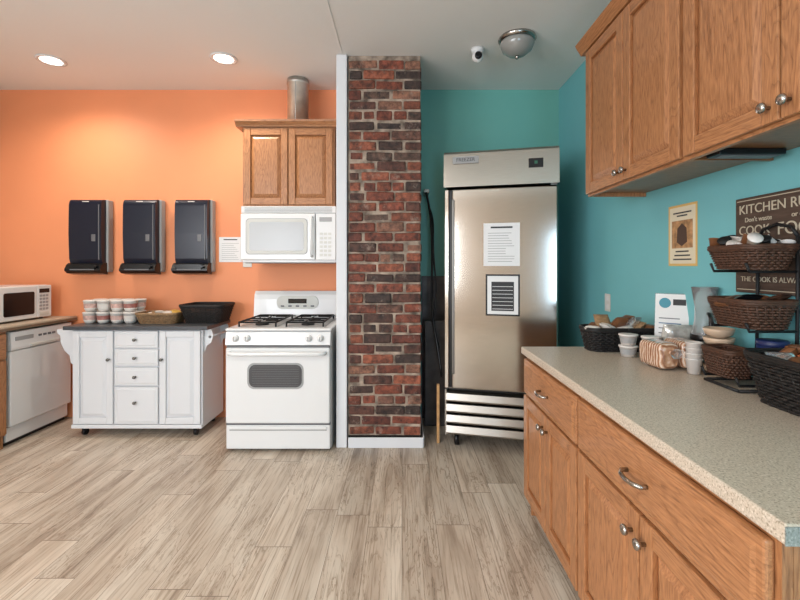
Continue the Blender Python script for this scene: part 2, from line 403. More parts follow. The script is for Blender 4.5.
b=B(); b.box(0.66,1.406,0.74,2.385,0.876,0.914,LAM,0.006,3); b.box(0.659,1.404,0.7385,0.7405,0.878,0.911,LAM2); b.finish('countertop')

# ------------------------------------------------------------ refrigerator
b=B(); W=0.80; D=0.60
b.box(0.0,W,0.06,D,0.10,1.93,STEEL,0.004)
b.box(0.0,W,0.02,0.06,0.44,1.93,STEELD,0.002)
b.prism([(-0.03,1.945),(0.06,1.94),(D,1.94),(D,2.21),(0.0,2.21),(-0.02,2.19)],-0.008,W+0.008,STEEL,axis='X')
b.box(0.055,W-0.004,-0.03,0.018,0.455,1.925,STEEL,0.008)
b.box(0.03,0.052,-0.012,0.02,0.455,1.925,BLACK,0.003)
b.box(0.0,0.03,-0.03,0.018,0.455,1.925,STEEL,0.004)
b.box(0.055,0.072,-0.045,-0.03,0.56,1.85,STEELD,0.004)
b.box(0.01,W-0.01,0.03,0.06,0.10,0.44,BLACK)
for i in range(4):
    zz=0.122+i*0.080
    b.prism([(0.028,zz+0.066),(-0.010,zz+0.058),(-0.024,zz+0.052),(-0.036,zz+0.006),(-0.034,zz-0.004),(-0.026,zz-0.002),(-0.014,zz+0.045),(0.028,zz+0.056)],0.012,W-0.012,STEELG,axis='X')
b.box(0,0.012,-0.02,0.06,0.10,0.44,STEELG); b.box(W-0.012,W,-0.02,0.06,0.10,0.44,STEELG)
for x in (0.08,W-0.08):
    for y in (0.07,D-0.08):
        b.cyl((x-0.016,y,0.05),(x+0.016,y,0.05),0.05,BLACK,seg=20); b.box(x-0.024,x+0.024,y-0.02,y+0.02,0.06,0.10,STEELD,0.003)
b.box(0.06,0.25,-0.036,-0.018,2.115,2.165,LGREY,0.002)
b.box(0.6,0.70,-0.034,-0.012,2.06,2.125,BLACK,0.003); b.box(0.64,0.66,-0.037,-0.03,2.085,2.105,mat('green_display',(40,90,70),0.4,emis=0.3))
b.box(W-0.05,W-0.01,-0.036,-0.02,1.93,1.94,STEELD)
fr=b.finish('stainless_refrigerator',(0.325,3.23,0),-14)
text('nameplate_lettering','FREEZER',0.036,(0.155,-0.0375,2.14),INK,fr)
def sheet(name,w,h,loc,rz,lines=8,border=None,header=True,darkblock=False):
    b=B(); b.box(0,w,0,0.0012,0,h,border or PAPER)
    if border: b.box(0.012,w-0.012,-0.0006,0.0002,0.012,h-0.012,PAPER)
    y0=-0.0012
    if header: b.box(w*0.2,w*0.8,y0,0,h*0.88,h*0.92,INK)
    if darkblock:
        b.box(w*0.17,w*0.83,y0,0,h*0.12,h*0.82,INK)
        for i in range(7): b.box(w*0.2,w*0.8,y0-0.0005,y0,h*(0.16+i*0.09),h*(0.165+i*0.09)+0.002,PAPER)
    else:
        for i in range(lines):
            zz=h*(0.1+0.72*i/lines); b.box(w*0.12,w*random.uniform(0.6,0.88),y0,0,zz,zz+h*0.012,LGREY)
    return b.finish(name,loc,rz)
R14=Matrix.Translation((0.325,3.23,0))@Matrix.Rotation(math.radians(-14),4,'Z')
sheet('notice_sheet',0.255,0.31,tuple(R14@Vector((0.285,-0.0325,1.36))),-14,12)
sheet('notice_sheet',0.24,0.30,tuple(R14@Vector((0.30,-0.0325,1.00))),-14,8,border=BLACK,darkblock=True,header=False)

# things in the gap
SLATE=mat('slate',(90,84,82),0.5,noise=(6,0.5),bump=(20,0.4))
b=B(); b.box(0.175,0.46,3.845,3.862,0.0,1.27,SLATE,0.003); b.finish('slate_panel')
b=B(); b.box(0.268,0.288,3.30,3.33,0.0,0.45,mat('raw_wood',(196,150,100),0.6,noise=(30,0.2)),0.002); b.finish('wood_strip')
b=B(); pts=[]
for i in range(30):
    t=i/29; pts.append((0.205+0.10*t+0.02*math.sin(t*7),3.7-0.25*t,2.0-1.55*t+0.05*math.sin(t*9)))
b.tube(pts,0.010,BLACK,8); 
b.tube([(x+0.024+0.01*math.sin(i*0.6),y+0.01,z-0.12) for i,(x,y,z) in enumerate(pts[:24])],0.008,BLACK,8)
b.box(0.19,0.235,3.69,3.868,1.99,2.02,STEELD,0.002)
b.finish('hanging_black_hose')
b=B(); b.box(0.0,0.20,0,0.05,0.0,0.9,mat('folded_board',(62,56,54),0.5,noise=(10,0.4)),0.006,2,rot=Matrix.Rotation(math.radians(3),4,'X')); b.finish('leaning_dark_board',(0.19,3.62,0.004))

# ------------------------------------------------------------ stove
b=B(); W=0.77; D=0.70
b.box(0.0,W,0.03,D,0.02,0.885,mat('stove_side_enamel',(195,195,195),0.4),0.004)
b.box(0.03,W-0.03,0.06,D-0.03,0.0,0.022,BLACK)
b.box(0.005,W-0.005,0.0,0.03,0.022,0.198,WHITE,0.008); b.box(0.03,W-0.03,-0.014,0.004,0.168,0.190,WHITE,0.006)
b.box(0.005,W-0.005,0.002,0.03,0.197,0.212,MGREY)
b.box(0.03,W-0.03,-0.0012,0.002,0.158,0.166,LGREY)
b.box(0.005,W-0.005,-0.012,0.03,0.212,0.765,WHITE,0.012,3)
def rrect(x0,x1,z0,z1,r,n=6):
    pts=[]
    for cx,cz,a0 in ((x1-r,z0+r,-90),(x1-r,z1-r,0),(x0+r,z1-r,90),(x0+r,z0+r,180)):
        for i in range(n+1):
            a=math.radians(a0+90*i/n); pts.append((cx+r*math.cos(a),cz+r*math.sin(a)))
    return pts
b.prism(rrect(0.165,0.575,0.465,0.655,0.05),-0.0145,0,LGREY)
b.prism(rrect(0.178,0.562,0.478,0.642,0.045),-0.016,0,mat('oven_window',(70,70,72),0.12))
for i in range(9): b.box(0.20,0.54,-0.0165,-0.0155,0.49+i*0.017,0.4915+i*0.017,MGREY)
b.tube([(0.04,-0.01,0.725),(0.045,-0.05,0.727),(0.08,-0.06,0.727),(W-0.08,-0.06,0.727),(W-0.045,-0.05,0.727),(W-0.04,-0.01,0.725)],0.014,WHITE,12)
b.box(0.01,W-0.01,-0.006,0.02,0.766,0.778,MGREY)
b.prism([(0.0,0.78),(-0.012,0.785),(0.004,0.875),(0.03,0.885),(0.05,0.885),(0.05,0.78)],0.003,W-0.003,WHITE,axis='X')
for x in (0.075,0.16,0.61,0.695):
    b.lathe([(0.026,0.0),(0.024,-0.012),(0.019,-0.014),(0.017,-0.032),(0.01,-0.035)],(x,-0.002,0.832),WHITE,20,'Y'); b.box(x-0.003,x+0.003,-0.04,-0.03,0.818,0.848,LGREY,0.001)
b.box(-0.003,W+0.003,0.0,D-0.002,0.885,0.903,WHITE,0.008,3)
for gx in (0.06,0.415):
    gw=0.295
    b.box(gx,gx+gw,0.07,0.57,0.9035,0.906,LGREY,0.001)
    for gy in (0.19,0.45):
        b.lathe([(0.05,0.0),(0.05,0.010),(0.035,0.013),(0.035,0.02),(0.005,0.022)],(gx+gw/2,gy,0.906),IRON,20)
    zt=0.938
    b.tube([(gx+0.01,0.08,zt),(gx+gw-0.01,0.08,zt),(gx+gw-0.01,0.56,zt),(gx+0.01,0.56,zt)],0.007,IRON,6,closed=True)
    b.tube([(gx+0.01,0.32,zt),(gx+gw-0.01,0.32,zt)],0.007,IRON,6)
    for gy in (0.19,0.45):
        for dx,dy in ((1,0),(-1,0),(0,1),(0,-1)):
            b.tube([(gx+gw/2+dx*0.03,gy+dy*0.03,zt+0.002),(gx+gw/2+dx*(gw/2-0.012),gy+dy*0.125,zt)],0.006,IRON,6)
    for cx in (gx+0.01,gx+gw-0.01):
        for cy in (0.08,0.56): b.cyl((cx,cy,0.905),(cx,cy,zt),0.007,IRON,seg=8)
b.prism([(0.60,0.90),(0.615,1.07),(0.625,1.11),(0.65,1.14),(D,1.14),(D,0.90)],0.0,W,WHITE,axis='X')
b.prism(rrect(0.20,0.56,0.985,1.10,0.05),0.603,0.66,OFFW)
b.box(0.30,0.46,0.598,0.62,1.035,1.075,BLKGL,0.003)
for i in range(5): b.box(0.235+i*0.065,0.265+i*0.065,0.599,0.62,1.005,1.018,MGREY,0.002)
for i in range(8): b.box(0.06+i*0.085,0.11+i*0.085,0.597,0.61,0.925,0.931,MGREY)
b.finish('gas_range',(-1.29,3.14,0))

# ------------------------------------------------------------ over-the-range microwave + cabinet + duct
b=B(); W=0.765; z0,z1=1.388,1.842
b.box(0,W,0.02,0.385,z0,z1,WHITE,0.006)
b.box(0.0,W,-0.005,0.02,z1-0.055,z1,WHITE,0.005)
for i in range(4): b.box(0.03,W-0.03,-0.008,-0.003,z1-0.048+i*0.011,z1-0.044+i*0.011,LGREY)
b.box(0.0,0.60,-0.02,0.02,z0+0.02,z1-0.06,WHITE,0.01,3)
b.prism(rrect(0.045,0.54,z0+0.065,z1-0.10,0.03),-0.022,0,LGREY)
b.prism(rrect(0.05,0.535,z0+0.07,z1-0.105,0.03),-0.023,0,OFFW)
b.prism(rrect(0.075,0.51,z0+0.095,z1-0.13,0.02),-0.0245,0,mat('microwave_screen',(180,182,184),0.2))
b.tube([(0.575,-0.02,z0+0.05),(0.575,-0.05,z0+0.06),(0.575,-0.055,(z0+z1)/2-0.02),(0.575,-0.05,z1-0.1),(0.575,-0.02,z1-0.09)],0.011,WHITE,10)
b.box(0.605,W,-0.018,0.02,z0+0.02,z1-0.06,WHITE,0.006)
b.box(0.635,W-0.03,-0.021,-0.015,z1-0.125,z1-0.09,LGREY,0.002)
for i in range(6):
    for j in range(3): b.box(0.637+j*0.034,0.662+j*0.034,-0.020,-0.016,z0+0.05+i*0.034,z0+0.070+i*0.034,OFFW,0.002)
b.box(0.02,W-0.02,0.04,0.36,z0-0.006,z0,MGREY)
b.finish('over_range_microwave',(-1.298,3.47,0))
b=B(); W=0.755; z0,z1=1.852,2.50; D=0.325
b.box(0,W,0,0.02,z0,z1,OAKV); b.box(0,0.018,0.0205,D,z0,z1,OAKV); b.box(W-0.018,W,0.0205,D,z0,z1,OAKV); b.box(0.018,W-0.018,0.0205,D,z0,z0+0.018,OAKH); b.box(0.018,W-0.018,0.0205,D,z1-0.018,z1,OAKH)
b.box(0.018,W-0.018,D-0.01,D,z0+0.018,z1-0.018,OAKH)
b.door(0.014,0.373,z0+0.012,z1-0.012,-0.021); b.door(0.381,W-0.014,z0+0.012,z1-0.012,-0.021)
b.prism([(0.0,z1),(-0.024,z1),(-0.03,z1+0.012),(-0.055,z1+0.035),(-0.06,z1+0.05),(D,z1+0.05),(D,z1)],-0.05,W+0.04,OAKH,axis='X')
b.finish('hood_wall_cabinet',(-1.31,3.54,0))
b=B(); b.lathe([(0.088,0),(0.088,0.345),(0.093,0.347),(0.093,0.365),(0.088,0.367),(0.088,0.39)],(-0.885,3.66,2.552),GALV,36); b.box(-0.888,-0.882,3.569,3.575,2.555,2.895,LGREY,0.001); b.finish('exhaust_duct')

# ------------------------------------------------------------ towel dispensers
for k,x in enumerate((-2.905,-2.435,-1.985)):
    b=B(); W=0.30; z0,z1=1.285,1.945; D=0.135
    b.box(0.0,W+0.012,0.06,D,z0+0.02,z1,LGREY,0.012,3)
    prof=[(0.07,z1-0.004)]
    for i in range(9):
        t=i/8; prof.append((0.035-0.035*math.sin(t*math.pi/2),z1-0.005-0.06*(1-math.cos(t*math.pi/2))))
    prof+=[(-0.004,z1-0.3),(0.004,z0+0.14),(0.016,z0+0.10),(0.07,z0+0.10)]
    b.prism(prof,0.012,W-0.006,SMOKE,axis='X')
    b.prism([(0.07,z0+0.105),(0.012,z0+0.10),(-0.008,z0+0.085),(-0.03,z0+0.05),(-0.03,z0+0.035),(0.0,z0+0.012),(0.07,z0)],-0.004,W+0.004,BLACK,axis='X')
    b.prism([(0.02+0.0,z0+0.075),(0.06,z0+0.09),(W-0.06,z0+0.09),(W-0.02,z0+0.075),(W-0.06,z0+0.045),(0.06,z0+0.045)],-0.034,0.0,BLACK)
    b.box(0.045,W-0.045,-0.036,-0.02,z0+0.038,z0+0.050,MGREY,0.003)
    b.box(0.12,0.18,0.008,0.03,z1-0.04,z1-0.02,OFFW,0.002)
    b.box(W-0.03,W-0.022,-0.006,0.05,z0+0.13,z1-0.05,MGREY,0.002)
    b.box(W-0.09,W-0.055,-0.0055,0.01,z0+0.29,z0+0.35,MGREY,0.002)
    b.finish('paper_towel_dispenser',(x,3.733,0))
sheet('wall_notice',0.205,0.225,(-1.645,3.866,1.395),0,9)
b=B(); b.box(0,0.08,0,0.006,0,0.12,OFFW,0.003); b.box(0.028,0.052,-0.004,0.0,0.045,0.08,WHITE,0.001); b.finish('light_switch',(-1.43,3.862,1.35))

# ------------------------------------------------------------ left counter run
LWD=mat('beige_laminate',(186,170,150),0.35,noise=(90,0.12)); EDGE=mat('laminate_edge',(120,98,78),0.5)
b=B(); b.box(XL+0.003,-2.92,2.3,3.866,0.876,0.912,LWD,0.005); b.box(-2.9205,-2.917,2.302,3.864,0.878,0.898,EDGE); b.finish('countertop')
b=B(); Wc=0.86
b.box(0,Wc,0,0.02,0.1,0.872,OAKV); b.box(0,Wc,0.06,0.07,0,0.1,SHADOW); b.box(0,0.018,0.02,0.64,0,0.872,OAKV); b.box(Wc-0.018,Wc,0.02,0.64,0,0.872,OAKV)
for a,c in ((0.014,0.426),(0.434,Wc-0.014)):
    b.door(a,c,0.115,0.66,-0.021); b.box(a,c,-0.021,-0.001,0.675,0.858,OAKH,0.006); b.knob((a+c)/2,0.765,-0.021,NICKEL)
b.finish('base_cabinet',(-2.95,2.34,0),90)
b=B(); W=0.60
b.box(0,W,0.03,0.58,0.03,0.865,LGREY); b.box(0.004,W-0.004,-0.012,0.03,0.15,0.715,WHITE,0.008,3)
b.prism([(0.03,0.72),(-0.014,0.72),(-0.02,0.74),(-0.012,0.86),(0.03,0.865)],0.004,W-0.004,WHITE,axis='X')
b.box(0.17,0.43,-0.026,-0.012,0.725,0.75,OFFW,0.006); b.box(0.04,0.20,-0.020,-0.012,0.79,0.82,LGREY,0.002); b.cyl((0.52,-0.012,0.80),(0.52,-0.035,0.80),0.025,WHITE,seg=20)
for i in range(4): b.box(0.25+i*0.045,0.28+i*0.045,-0.020,-0.012,0.795,0.812,MGREY,0.002)
b.box(0.004,W-0.004,0.02,0.04,0.035,0.14,WHITE,0.004); b.box(0.0,W,0.05,0.5,0.0,0.034,BLACK)
b.finish('dishwasher',(-2.95,3.222,0),90)
b=B(); W=0.49; h=0.285
b.box(0,W,0.02,0.38,0.012,h,WHITE,0.008); b.box(0,W*0.70,-0.01,0.02,0.014,h-0.002,WHITE,0.008); b.box(W*0.705,W,-0.01,0.02,0.014,h-0.002,WHITE,0.006)
b.prism(rrect(0.035,W*0.64,0.05,h-0.05,0.015),-0.0125,0,BLKGL)
b.box(W*0.74,W-0.025,-0.013,-0.008,h-0.065,h-0.03,BLKGL,0.002)
for i in range(5):
    for j in range(3): b.box(W*0.745+j*0.032,W*0.745+j*0.032+0.024,-0.013,-0.009,0.075+i*0.028,0.093+i*0.028,LGREY,0.002)
b.box(W*0.745,W-0.03,-0.014,-0.008,0.03,0.06,OFFW,0.003)
for x in (0.04,W-0.04):
    for y in (0.05,0.34): b.cyl((x,y,0),(x,y,0.013),0.012,BLACK,seg=12)
b.finish('countertop_microwave',(-3.07,3.265,0.913),90)

# ------------------------------------------------------------ kitchen cart
b=B(); W=1.035; D=0.42
b.box(0,W,0.02,D,0.07,0.853,WHITE2,0.004)
b.box(0,W,0.0,0.02,0.07,0.10,WHITE2,0.003)
b.box(-0.045,W+0.06,-0.03,D+0.01,0.855,0.886,DARKTOP,0.005)
b.door(0.012,0.33,0.105,0.845,0.0,fr=0.05,mv=WHITE2,mh=WHITE2); b.door(0.70,W-0.012,0.105,0.845,0.0,fr=0.05,mv=WHITE2,mh=WHITE2)
for zz0,zz1 in ((0.71,0.845),(0.565,0.70),(0.41,0.555),(0.105,0.40)):
    b.box(0.342,0.688,0.0,0.019,zz0,zz1,WHITE2,0.006); b.raised(0.355,0.675,zz0+0.013,zz1-0.013,0.001,-0.004,0.012,WHITE2); b.knob(0.515,(zz0+zz1)/2 if zz0>0.2 else 0.28,-0.003,STEELD,0.013)
b.knob(0.305,0.62,0.0,STEELD,0.013); b.knob(0.725,0.62,0.0,STEELD,0.013)
for y in (0.05,0.345):
    b.prism([(0.0,0.85),(-0.15,0.85),(-0.15,0.82),(-0.125,0.80),(-0.12,0.74),(-0.09,0.68),(-0.05,0.64),(-0.04,0.58),(-0.0,0.55)],y,y+0.025,WHITE2)
for y in (0.05,0.36):
    b.prism([(W,0.85),(W+0.055,0.85),(W+0.07,0.80),(W+0.055,0.745),(W+0.02,0.72),(W,0.66)],y,y+0.02,WHITE2)
b.cyl((W+0.045,0.05,0.79),(W+0.045,0.38,0.79),0.01,WHITE2,seg=12)
for x in (0.07,W-0.07):
    for y in (0.06,D-0.06):
        b.cyl((x-0.012,y,0.027),(x+0.012,y,0.027),0.027,BLACK,seg=18); b.box(x-0.018,x+0.018,y-0.015,y+0.015,0.035,0.072,BLACK,0.003)
b.finish('kitchen_cart',(-2.625,3.41,0))

# ------------------------------------------------------------ wicker baskets
def rpath(w,d,r,n):
    r=min(r,w/2-0.001,d/2-0.001)
    P=[]
    L1=w-2*r; L2=d-2*r; A=math.pi*r/2; T=2*L1+2*L2+4*A
    for i in range(n):
        s=T*i/n
        parts=[(L1,0),(A,1),(L2,2),(A,3),(L1,4),(A,5),(L2,6),(A,7)]
        for ln,k in parts:
            if s<=ln or k==7: break
            s-=ln
        if k==0: p=(-L1/2+s,-d/2,0,-1)
        elif k==2: p=(w/2,-L2/2+s,1,0)
        elif k==4: p=(L1/2-s,d/2,0,1)
        elif k==6: p=(-w/2,L2/2-s,-1,0)
        else:
            a=s/r; c,a0={1:((L1/2,-L2/2),-math.pi/2),3:((L1/2,L2/2),0),5:((-L1/2,L2/2),math.pi/2),7:((-L1/2,-L2/2),math.pi)}[k]
            p=(c[0]+r*math.cos(a0+a),c[1]+r*math.sin(a0+a),math.cos(a0+a),math.sin(a0+a))
        P.append(p)
    return P
def wicker(b,cx,cy,z0,w,d,h,m,flare=0.03,rows=None,r=0.0045,corner=0.05,stakes=28):
    rows=rows or max(4,int(h/0.0085)); n=stakes*4
    for k in range(rows):
        t=k/(rows-1); ww=w-2*flare*(1-t); dd=d-2*flare*(1-t)
        pp=rpath(ww,dd,corner,n); pts=[]
        for i,(x,y,nx,ny) in enumerate(pp):
            o=0.004*math.cos(math.pi*(i/2.0)+ (math.pi if k%2 else 0))
            pts.append((cx+x+nx*o,cy+y+ny*o,z0+0.006+t*(h-0.012)))
        b.tube(pts,r,m,5,closed=True)
    P0=rpath(w-2*flare,d-2*flare,corner,stakes*2); P1=rpath(w,d,corner,stakes*2)
    for i in range(0,stakes*2,2): b.tube([(cx+P0[i][0],cy+P0[i][1],z0+0.002),(cx+P1[i][0],cy+P1[i][1],z0+h)],0.004,m,5)
    for o in (0,0.008):
        b.tube([(cx+x+nx*0.002,cy+y+ny*0.002,z0+h-o) for x,y,nx,ny in rpath(w,d,corner,n)],0.007,m,6,closed=True)
    out=rpath(w-2*flare,d-2*flare,corner,40)
    b.prism([(cx+p[0],cy+p[1]) for p in out],z0,z0+0.005,m,axis='Z')

CT=0.887
b=B(); wicker(b,-2.01,3.60,CT,0.34,0.22,0.085,WICKL,0.02,8,0.005)
b.finish('wicker_tray')
b=B(); wicker(b,-1.65,3.655,CT,0.36,0.30,0.15,WICKB,0.035,14,0.005)
b.finish('wicker_basket')
PINK=mat('pink_label',(204,168,158),0.5,noise=(40,0.3)); CUPW=mat('cup_white',(214,208,202),0.45); RED=mat('red_foil',(158,104,96),0.4,noise=(40,0.3))
b=B()
for r_ in range(2):
    for c in range(4):
        for lv in range(2):
            x=-2.575+c*0.112+random.uniform(-0.003,0.003)-(0.0 if c<3 else 0.004); y=3.555+r_*0.118; zz=CT+lv*0.098+0.001
            b.lathe([(0.034,0.0),(0.044,0.02),(0.047,0.03)],(x,y,zz),CUPW,20)
            b.lathe([(0.047,0.03),(0.050,0.065)],(x,y,zz),[PINK,RED,PINK,CUPW][(c+lv*2+r_)%4],20,caps=False)
            b.lathe([(0.050,0.065),(0.051,0.08),(0.054,0.082),(0.054,0.09),(0.048,0.094),(0.002,0.095)],(x,y,zz),CUPW,20)
b.finish('snack_cup_stack')
def bag(b,c,w,h,t,m,rot):
    n=10; M=Matrix.Translation(c)@rot; k=b.mi(m)
    for sgn in (1,-1):
        g=[]
        for i in range(n+1):
            row=[]
            for j in range(n+1):
                u=i/n*2-1; v=j/n*2-1
                tt=t*(max(0,(1-u**4))*max(0,(1-v**4)))**0.6
                row.append(b.bm.verts.new(b.M@(M@Vector((u*w/2*(1-0.06*abs(v)),sgn*(tt/2+random.uniform(0,0.0015)),v*h/2)))))
            g.append(row)
        for i in range(n):
            for j in range(n): b.face([g[i][j],g[i+1][j],g[i+1][j+1],g[i][j+1]],k,True)
cols=[mat('foil_red',(150,52,44),0.35),mat('foil_gold',(190,150,70),0.35),mat('foil_blue',(40,80,140),0.35),mat('foil_white',(215,210,202),0.35),mat('foil_brown',(120,78,50),0.4),mat('foil_orange',(206,112,70),0.4,noise=(40,0.3))]
def rrot(a=90,s=25): return Matrix.Rotation(math.radians(random.uniform(-180,180)),4,'Z')@Matrix.Rotation(math.radians(a+random.uniform(-s,s)),4,'X')
b=B()
for i in range(9): bag(b,(-2.12+0.028*i,3.60+random.uniform(-0.04,0.04),CT+0.055+random.uniform(0,0.03)),0.08,0.10,0.03,[cols[4],cols[3],WICKL,cols[1],cols[3]][i%5],rrot())
b.finish('snack_packets')
b=B()
for i in range(6): bag(b,(-1.75+0.04*i,3.655+random.uniform(-0.06,0.06),CT+0.06+random.uniform(0,0.03)),0.10,0.12,0.03,[cols[4],BLACK,BLACK][i%3],rrot())
b.finish('snack_packets')

# ------------------------------------------------------------ items on the right counter
CZ=0.915
b=B(); wicker(b,1.145,2.285,CZ,0.36,0.16,0.12,WICKB,0.02,12,0.005); b.finish('wicker_basket')
b=B()
for i in range(14): bag(b,(1.01+0.021*i,2.28+random.uniform(-0.03,0.03),CZ+0.11+random.uniform(-0.02,0.035)),0.08,0.11,0.035,[cols[3],cols[4],PLGLASS,WICKL,cols[3],cols[0],cols[4]][i%7],rrot(65))
b.finish('snack_packets')
b=B()
for x,y,n in ((1.115,2.12,2),(1.185,2.045,2)):
    for k in range(n):
        b.lathe([(0.032,0.0),(0.040,0.045),(0.044,0.046),(0.044,0.053),(0.03,0.054)],(x,y,CZ+0.001+k*0.056),CUPW,24); b.lathe([(0.0345,0.012),(0.0395,0.038)],(x,y,CZ+0.0012+k*0.056),LGREY,24,caps=False)
b.finish('plastic_tub_stack')
def bread_mat():
    m=mat('bagged_bread',(190,146,112),0.18,coat=0.7)
    nt=m.node_tree; b=nt.nodes['Principled BSDF']; N=nt.nodes.new; L=nt.links.new
    tc=N('ShaderNodeTexCoord'); wv=N('ShaderNodeTexWave'); wv.inputs['Scale'].default_value=22; wv.inputs['Distortion'].default_value=4; wv.inputs['Detail'].default_value=3
    L(tc.outputs['Object'],wv.inputs['Vector'])
    r=N('ShaderNodeValToRGB'); e=r.color_ramp.elements; e[0].position=0.05; e[0].color=lin((146,100,72)); e[1].position=0.7; e[1].color=lin((200,158,126)); x=e.new(0.97); x.color=lin((222,200,182))
    L(wv.outputs['Fac'],r.inputs['Fac']); L(r.outputs['Color'],b.inputs['Base Color'])
    n=N('ShaderNodeTexNoise'); n.inputs['Scale'].default_value=32; L(tc.outputs['Object'],n.inputs['Vector'])
    bp=N('ShaderNodeBump'); bp.inputs['Strength'].default_value=0.7; bp.inputs['Distance'].default_value=0.012; L(n.outputs['Fac'],bp.inputs['Height']); L(bp.outputs['Normal'],b.inputs['Normal'])
    return m
LOAF=bread_mat()
def loaf(loc,rz,hl=0.08,hw=0.045,hh=0.055):
    b=B(); sec=[]
    for i in range(17):
        t=i/16; x=-hl+2*hl*t; s_=(max(0,1-abs(2*t-1)**8))**0.5 if 0<t<1 else 0.35
        ring=[]
        for j in range(26):
            a=2*math.pi*j/26; ca,sa=math.cos(a),math.sin(a)
            yy=hw*(0.5*s_+0.5)*math.copysign(abs(ca)**0.45,ca)*(1.06 if sa>0.3 else 1)+random.uniform(-0.0018,0.0018); zz=hh*(s_*0.45+0.55)*math.copysign(abs(sa)**0.5,sa)+random.uniform(-0.0018,0.0018)
            ring.append((x,yy,hh+0.003+zz))
        sec.append(ring)
    b.rings(sec,LOAF)
    b.tube([(-hl+0.004,0,hh+0.02),(-hl-0.012,0,hh+0.022)],0.010,LOAF,10)
    rr=[]
    for k,(r,x) in enumerate(((0.009,-hl-0.011),(0.02,-hl-0.022),(0.03,-hl-0.034))):
        rr.append([(x+0.003*math.sin(5*q),r*math.cos(q*math.pi/8)*(1+0.15*math.sin(q*2.1)),hh+0.022+0.7*r*math.sin(q*math.pi/8)) for q in range(16)])
    b.rings(rr,PLGLASS,caps=False)
    b.finish('bagged_bread_loaf',loc,rz)
loaf((1.13,1.895,CZ+0.001),97,0.075,0.048,0.056); loaf((1.237,1.90,CZ+0.001),92,0.072,0.046,0.060)
b=B(); bag(b,(0,0,0.085),0.15,0.15,0.07,mat('shiny_wrap',(190,188,182),0.15,noise=(30,0.4),bump=(25,0.8),metal=0.3),Matrix.Rotation(math.radians(15),4,'X')); b.finish('wrapped_package',(1.305,2.035,CZ+0.012),-10)
b=B()
tilt=Matrix.Rotation(math.radians(-10),4,'X'); b.M=tilt
b.box(-0.075,0.075,0,0.003,0.0,0.31,PLGLASS); b.box(-0.072,0.072,-0.003,-0.0005,0.006,0.305,PAPER)
b.lathe([(0.026,0.0),(0.026,-0.001)],(-0.03,-0.003,0.26),mat('teal_emblem',(60,140,160),0.5),20,'Y')
for i in range(7): b.box(-0.055,random.uniform(0.02,0.055),-0.0042,-0.003,0.03+i*0.025,0.035+i*0.025,mat('blue_ink',(90,120,150),0.6) if i==5 else MGREY)
b.box(0.005,0.06,-0.0042,-0.003,0.25,0.28,INK)
b.M=Matrix.Identity(4); b.box(-0.075,0.075,-0.03,0.06,0.0,0.003,PLGLASS)
b.finish('brochure_stand',(1.335,2.135,CZ+0.001),-38)
b=B(); b.lathe([(0.004,0.0),(0.045,0.001),(0.055,0.05),(0.055,0.12),(0.04,0.20),(0.038,0.26),(0.052,0.35),(0.0495,0.35),(0.0355,0.26),(0.0375,0.20),(0.052,0.12),(0.052,0.05),(0.042,0.006),(0.004,0.005)],(0,0,0),PLGLASS,32,caps=True)
b.lathe([(0.0555,0.115),(0.0565,0.12),(0.0565,0.135),(0.055,0.14)],(0,0,0),BLACK,32,caps=False)
b.tube([(-0.02,-0.052,0.13),(-0.03,-0.072,0.15),(-0.035,-0.085,0.18),(-0.03,-0.08,0.215),(-0.02,-0.055,0.235),(-0.012,-0.038,0.235)],0.008,BLACK,8)
b.finish('glass_carafe',(1.349,1.915,CZ+0.001))
BOWL=mat('beige_ceramic',(206,180,154),0.3)
b=B()
for k in range(5):
    z=k*0.038
    b.lathe([(0.026,z),(0.028,z+0.004),(0.047,z+0.012),(0.054,z+0.028),(0.055,z+0.037),(0.051,z+0.037),(0.045,z+0.025),(0.01,z+0.01)],(0,0,0),[BOWL,BOWL,CUPW][k%3],28)
b.finish('bowl_stack',(1.300,1.765,CZ+0.001))
b=B()
for k in range(4):
    z=k*0.022
    b.lathe([(0.022,z),(0.030,z+0.06),(0.032,z+0.061),(0.032,z+0.064),(0.029,z+0.064),(0.021,z+0.004)],(0,0,0),CUPW,24)
b.finish('paper_cup_stack',(1.205,1.775,CZ+0.001))
b=B(); CB=mat('blue_can',(28,52,110),0.35,0.2); 
b.lathe([(0.044,0.0),(0.046,0.003),(0.046,0.008)],(0,0,0),STEELD,32); b.lathe([(0.0455,0.008),(0.0455,0.16)],(0,0,0),CB,32,caps=False); b.lathe([(0.046,0.16),(0.048,0.163),(0.048,0.18),(0.044,0.182),(0.002,0.182)],(0,0,0),mat('dark_blue_lid',(24,36,80),0.4),32)
b.lathe([(0.0458,0.10),(0.0458,0.14)],(0,0,0),mat('yellow_band',(220,190,80),0.4),32,caps=False)
can=b.finish('snack_nut_can',(1.314,1.525,CZ+0.001),-40)
text('can_lettering','NUTS',0.032,(0.0,-0.0475,0.12),CB,can)
e=bpy.data.objects.new('tiered_basket_stand',None); scene.collection.objects.link(e); e.location=(1.22,1.59,CZ)
b=B()
for y in (-0.085,0.085):
    b.tube([(0.16,y,0.0),(0.165,y,0.3),(0.165,y,0.55)],0.006,IRON,8)
    b.tube([(-0.04,y,0.006),(0.165,y,0.006)],0.006,IRON,8)
    for zz,xl in ((0.425,-0.005),(0.215,-0.005),(0.024,-0.04)): b.tube([(0.165,y,zz),(xl,y,zz),(xl-0.012,y,zz+0.03)],0.005,IRON,8)
b.tube([(0.165,-0.085,0.55),(0.165,-0.06,0.585),(0.165,0,0.6),(0.165,0.06,0.585),(0.165,0.085,0.55)],0.006,IRON,8)
b.tube([(-0.04,-0.085,0.006),(-0.04,0.085,0.006)],0.006,IRON,8); b.finish('metal_frame',parent=e)
b=B(); wicker(b,0.068,0,0.431,0.185,0.23,0.085,WICKER,0.02,9,0.005); b.finish('top_basket',parent=e)
